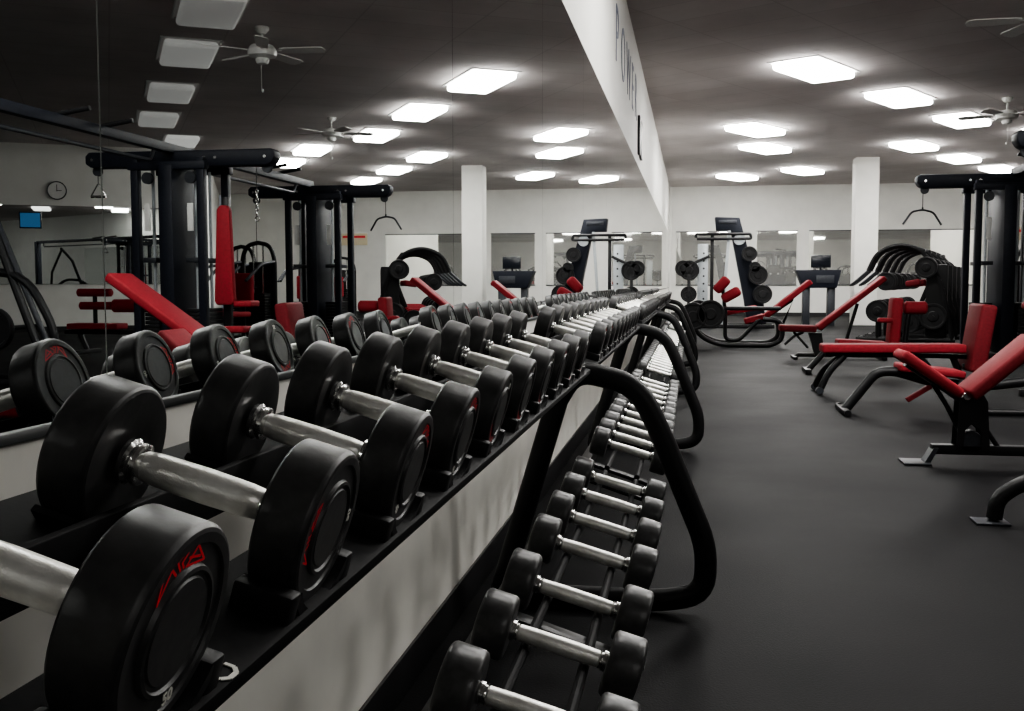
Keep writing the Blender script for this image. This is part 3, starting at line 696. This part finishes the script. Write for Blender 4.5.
# ------------------------------------------------------------------ cable crossover machine
t = thing('cable_machine', 'tall black cable crossover machine with two towers joined by an overhead beam', 'exercise machine', (4.0, 12.2, 0))
def tower(cx, cy, hang):
    for sx in (-1, 1):
        for sy in (-1, 1):
            B().box(cx + sx * .36 - .04, cx + sx * .36 + .04, cy + sy * .28 - .04, cy + sy * .28 + .04, 0, 2.24, .006).build('upright', M['blue_black'])
    B().prism([(cx - 1.03, 2.20), (cx - 1.06, 2.25), (cx - 1.06, 2.31), (cx - 1.03, 2.34), (cx + 1.0, 2.34), (cx + 1.04, 2.30), (cx + 1.04, 2.22), (cx + .98, 2.18), (cx - .98, 2.17)], cy - .09, cy + .09, bev=.012).build('top_arm', M['blue_black'])
    m_ = B()
    for dx in (-.96, -.42, -.3, .3, .42, .96):
        m_.lathe([(-.10, .016), (-.09, .02), (.09, .02), (.10, .016)], 10, 'Y', Matrix.Translation((cx + dx, cy, 2.26)))
    m_.build('bolt', M['steel'])
    for sy in (-1, 1): B().box(cx - .42, cx + .42, cy + sy * .29 - .05, cy + sy * .29 + .05, 2.12, 2.20, .006).build('top_frame', M['blue_black'])
    B().box(cx - .075, cx + .075, cy - .36, cy + .36, .04, 2.17, .012).build('centre_shroud', M['blue_black'])
    m_ = B(); m_.box(cx - .45, cx + .45, cy - .38, cy + .38, 0, .07, .01); m_.build('base', M['powder'])
    for sx in (-1, 1):
        for sy in (-.16, .16):
            B().tube([(cx + sx * .235, cy + sy, .07), (cx + sx * .235, cy + sy, 2.14)], .017, 10).build('guide_rod', M['grey_panel'])
        m_ = B()
        for k in range(14): m_.box(cx + sx * .235 - .08, cx + sx * .235 + .08, cy - .25, cy + .25, .12 + k * .042, .158 + k * .042, .003)
        m_.build('weight_stack', M['iron'])
        B().box(cx + sx * .235 - .07, cx + sx * .235 + .07, cy - .27, cy + .27, 1.18, 1.23, .005).build('cross_plate', M['gunmetal'])
        B().lathe([(-.02, .06), (-.012, .048), (.012, .048), (.02, .06)], 18, 'Y', Matrix.Translation((cx + sx * .235, cy - .27, 2.04))).build('pulley', M['gunmetal'])
        B().box(cx + sx * .235 - .03, cx + sx * .235 + .03, cy - .30, cy - .28, 1.50, 1.78, .004).build('instruction_plate', M['white_metal'])
        B().lathe([(-.02, .05), (-.012, .04), (.012, .04), (.02, .05)], 18, 'Y', Matrix.Translation((cx + sx * .95, cy, 2.15))).build('pulley', M['gunmetal'])
tower(3.95, 10.3, 0); tower(3.9, 14.3, 0)
B().bar((4.03, 4.6, 2.36), (4.03, 14.3, 2.36), .09, .09).build('overhead_beam', M['blue_black'])
B().tube([(4.03, 5.0, 2.34), (4.05, 5.05, 2.20), (4.05, 9.85, 2.20), (4.03, 9.9, 2.34)], .02, 10, corner=.06).build('stabiliser_rod', M['gunmetal'])
B().tube([(4.03, 10.75, 2.34), (4.05, 10.8, 2.20), (4.05, 13.7, 2.20), (4.03, 13.75, 2.34)], .02, 10, corner=.06).build('stabiliser_rod', M['gunmetal'])
for yy in (8.3, 9.0, 12.7, 13.2):
    B().tube([(4.15, yy, 2.40), (3.75, yy, 2.46)], .022, 10).build('chin_handle', M['powder'])
B().box(3.95, 4.11, 4.52, 4.68, 0, 2.38, .01).build('end_post', M['blue_black'])
# attachments hang from the arms: lat bar, triangle handle, chain
t2 = t
def cable(x, y, z0, z1): B().tube([(x, y, z0), (x, y, z1)], .005, 6).build('cable', M['powder'])
cable(2.93, 14.3, 2.16, 1.925); cable(3.12, 10.3, 2.16, 1.93); cable(4.90, 10.3, 2.16, 2.02); cable(4.86, 14.3, 2.16, 1.1)
b = MB().tube([(-.30, 0, -.19), (-.17, 0, -.03), (0, 0, 0), (.17, 0, -.03), (.30, 0, -.19)], .013, 10, corner=.05)
b.tube([(0, 0, 0), (0, 0, .03)], .012, 8)
o = b.build('pulldown_bar', M['gunmetal']); o.location = (2.93, 14.3, 1.90); o.rotation_euler = (0, 0, math.radians(28))
tag(o, 'bent steel pulldown bar hanging from the end of the cable arm', 'pulldown bar')
b = MB().tube([(0, 0, .14), (-.09, 0, 0), (.09, 0, 0)], .008, 8, closed=True, corner=.02); b.tube([(-.085, 0, .0), (.085, 0, 0)], .015, 10)
o = b.build('triangle_grip', M['steel']); o.location = (4.90, 10.3, 1.885); tag(o, 'small triangular grip hanging from the cable arm over the bench, seen mirrored', 'handle')
b = MB()
for k in range(6):
    a = (k % 2) * PI / 2
    b.tube([(math.cos(a) * .014, math.sin(a) * .014, -.045 * k), (math.cos(a) * .014, math.sin(a) * .014, -.045 * k - .035), (-math.cos(a) * .014, -math.sin(a) * .014, -.045 * k - .035), (-math.cos(a) * .014, -math.sin(a) * .014, -.045 * k)], .005, 6, closed=True, corner=.012)
b.tube([(.03, 0, -.30), (0, 0, -.265), (-.03, 0, -.30), (0, 0, -.335)], .005, 8, closed=True, corner=.02)
o = b.build('hanging_chain', M['steel']); o.location = (3.12, 10.3, 1.93); tag(o, 'short chain with a ring hanging from the cable arm, seen mirrored', 'chain')

# upright padded seat at the near tower
t = thing('vertical_bench', 'tall vertical red back pad with small red seat by the cable tower, seen mirrored', 'bench', (3.15, 9.35, 0))
B().prism([(2.94, .80), (2.97, 1.66), (3.0, 1.70), (3.07, 1.70), (3.10, 1.66), (3.14, .80), (3.12, .76), (2.96, .76)], 9.30, 9.38, bev=.02).build('backrest', M['red'])
B().bar((3.05, 9.42, .06), (3.05, 9.42, 1.78), .06, .06).build('post', M['powder'])
m_ = B(); m_.bar((3.05, 9.1, .03), (3.05, 9.75, .03), .07, .06); m_.bar((2.75, 9.42, .03), (3.35, 9.42, .03), .07, .06); m_.build('base', M['powder'])
B().pad((2.76, .80), (2.94, .80), .06, 9.28, 9.5).build('arm_pad', M['red'])
B().pad((2.80, .56), (3.05, .56), .06, 9.2, 9.42).build('seat', M['red'])

# ------------------------------------------------------------------ machines seen only in the mirror
def stack_machine(label, x, y, rz):
    global t
    t = thing('weight_stack_machine', label, 'exercise machine', (x, y, 0), rz, 'weight stack machines past the cable tower')
    MB().box(-.45, .45, -.05, .05, 0, .06, .01).box(-.05, .05, -1.0, .3, 0, .06, .01).build('base', M['powder'], t)
    for sx in (-1, 1): MB().tube([(sx * .34, .0, .05), (sx * .34, 0, 1.35), (sx * .24, 0, 1.56), (0, 0, 1.60)], .035, 10, corner=.15).build('frame', M['powder'], t)
    for sx in (-.1, .1): MB().tube([(sx, 0, .05), (sx, 0, 1.55)], .014, 8).build('guide_rod', M['steel'], t)
    m_ = MB()
    for k in range(16): m_.box(-.20, .20, -.09, .09, .10 + k * .045, .14 + k * .045, .003)
    m_.build('weight_stack', M['iron'], t)
    MB().box(-.26, .26, .06, .08, .3, 1.3, .01).build('shroud', M['powder'], t)
    MB().box(-.22, .22, -.85, -.40, .45, .53, .025, 3).build('seat', M['red'], t)
    MB().tube([(0, -.62, .05), (0, -.62, .46)], .045, 10).build('seat_post', M['powder'], t)
    MB().box(-.18, .18, -.36, -.28, .62, 1.12, .03, 3).build('backrest', M['red'], t)
    MB().tube([(0, -.05, .9), (0, -.28, .9)], .03, 8).build('back_support', M['powder'], t)
    for sx in (-1, 1): MB().tube([(sx * .34, 0, 1.3), (sx * .42, -.4, 1.25), (sx * .40, -.7, 1.0)], .025, 8, corner=.1).build('press_arm', M['gunmetal'], t)
stack_machine('black weight stack machine with red seat just past the vertical red pad, mirrored', 5.4, 15.6, math.radians(20))
stack_machine('black weight stack machine beyond the vertical pad, second from the cable tower, mirrored', 6.4, 17.2, math.radians(25))
stack_machine('black weight stack machine mirrored between the two cable towers, third in line', 5.9, 19.6, math.radians(10))
stack_machine('black weight stack machine mirrored right behind the further cable tower', 6.9, 22.0, math.radians(15))
stack_machine('black weight stack machine under the cream notice board, mirrored', 7.4, 25.5, math.radians(10))

t = thing('leg_curl_bench', 'low black bench stacked with several red rollers under the long mirror', 'bench', (6.5, 13.2, 0))
yc = 13.2
m_ = B(); m_.bar((5.6, yc, .30), (7.2, yc, .30), .08, .06); m_.build('frame', M['powder'])
for x in (5.75, 7.0): B().tube([(x, yc, .30), (x - .12, yc, .03)], .035, 10).build('leg', M['powder'])
m_ = B(); m_.bar((5.63, yc - .3, .03), (5.63, yc + .3, .03), .06, .06); m_.bar((6.88, yc - .3, .03), (6.88, yc + .3, .03), .06, .06); m_.build('foot', M['powder'])
B().pad((6.35, .42), (7.1, .42), .08, yc - .15, yc + .15).build('seat', M['red'])
B().tube([(6.75, yc, .30), (6.75, yc, .86)], .03, 10).build('post', M['powder'])
for x, z, w in ((6.75, .84, .26), (6.72, .66, .26)):
    B().lathe([(-w, .03), (-w + .02, .055), (w - .02, .055), (w, .03)], 18, 'X', Matrix.Translation((x, yc, z))).build('roller', M['red'])
B().lathe([(-.30, .05), (-.28, .09), (.26, .09), (.30, .05)], 20, 'X', Matrix.Translation((6.20, yc, .66))).build('roller', M['red'])
B().tube([(6.1, yc, .30), (6.1, yc, .64)], .03, 10).build('roller_post', M['powder'])

t = thing('angled_press_machine', 'black angled press with sloping guide tubes, at the edge of the mirror image', 'exercise machine', (5.2, 9.0, 0))
B().tube([(5.45, 8.8, 2.0), (5.13, 8.8, 1.66), (4.62, 8.8, .30)], .04, 10).build('guide_tube', M['powder'])
B().tube([(5.75, 9.3, 2.0), (5.42, 9.3, 1.66), (4.85, 9.3, .30)], .03, 10).build('guide_tube', M['gunmetal'])
B().tube([(4.5, 8.8, .04), (4.45, 8.8, .5), (4.75, 8.8, 1.05), (5.4, 8.8, 1.1), (5.9, 8.8, .6), (5.9, 8.8, .04)], .04, 10, corner=.25).build('side_frame', M['powder'])
B().tube([(4.6, 9.3, .04), (5.9, 9.3, .04), (5.9, 8.8, .04), (4.5, 8.8, .04), (4.6, 9.3, .04)], .035, 10).build('base', M['powder'])
B().bar((5.45, 8.8, 2.0), (5.75, 9.3, 2.0), .07, .07).build('top_bar', M['powder'])
B().tube([(5.9, 8.8, .04), (5.9, 9.0, 1.3), (5.6, 9.05, 1.98)], .035, 10).build('rear_post', M['powder'])
for x, z in ((5.0, .55), (5.35, .5)):
    m_ = B(); disc(m_, x, 8.66, z, .2, .07); m_.lathe([(-.5, .022), (.3, .022)], 10, 'Y', Matrix.Translation((x, 9.0, z))); m_.build('weight_plate', M['iron'])

# ------------------------------------------------------------------ world, camera
w = bpy.data.worlds.new('world'); bpy.context.scene.world = w; w.use_nodes = True
w.node_tree.nodes['Background'].inputs[0].default_value = (.55, .57, .62, 1); w.node_tree.nodes['Background'].inputs[1].default_value = .25

cam = bpy.data.cameras.new('camera'); co = bpy.data.objects.new('camera', cam); C.objects.link(co)
cam.sensor_width = 36; cam.lens = 36 * 1045.7 / 1024; cam.clip_start = .02; cam.clip_end = 200
yaw, pitch, roll = .16978, -.06957, -.001475
fw = Vector((-math.sin(yaw) * math.cos(pitch), math.cos(yaw) * math.cos(pitch), math.sin(pitch)))
rt = Vector((math.cos(yaw), math.sin(yaw), 0)); up = rt.cross(fw)
r2 = rt * math.cos(roll) + up * math.sin(roll); u2 = -rt * math.sin(roll) + up * math.cos(roll)
co.matrix_world = Matrix(((r2.x, u2.x, -fw.x, 0), (r2.y, u2.y, -fw.y, 0), (r2.z, u2.z, -fw.z, EYE), (0, 0, 0, 1)))
cam.dof.use_dof = False
bpy.context.scene.camera = co
vs = bpy.context.scene.view_settings
vs.view_transform = 'AgX'; vs.look = 'AgX - Medium High Contrast'; vs.exposure = 0.42
bpy.context.scene.cycles.max_bounces = 10
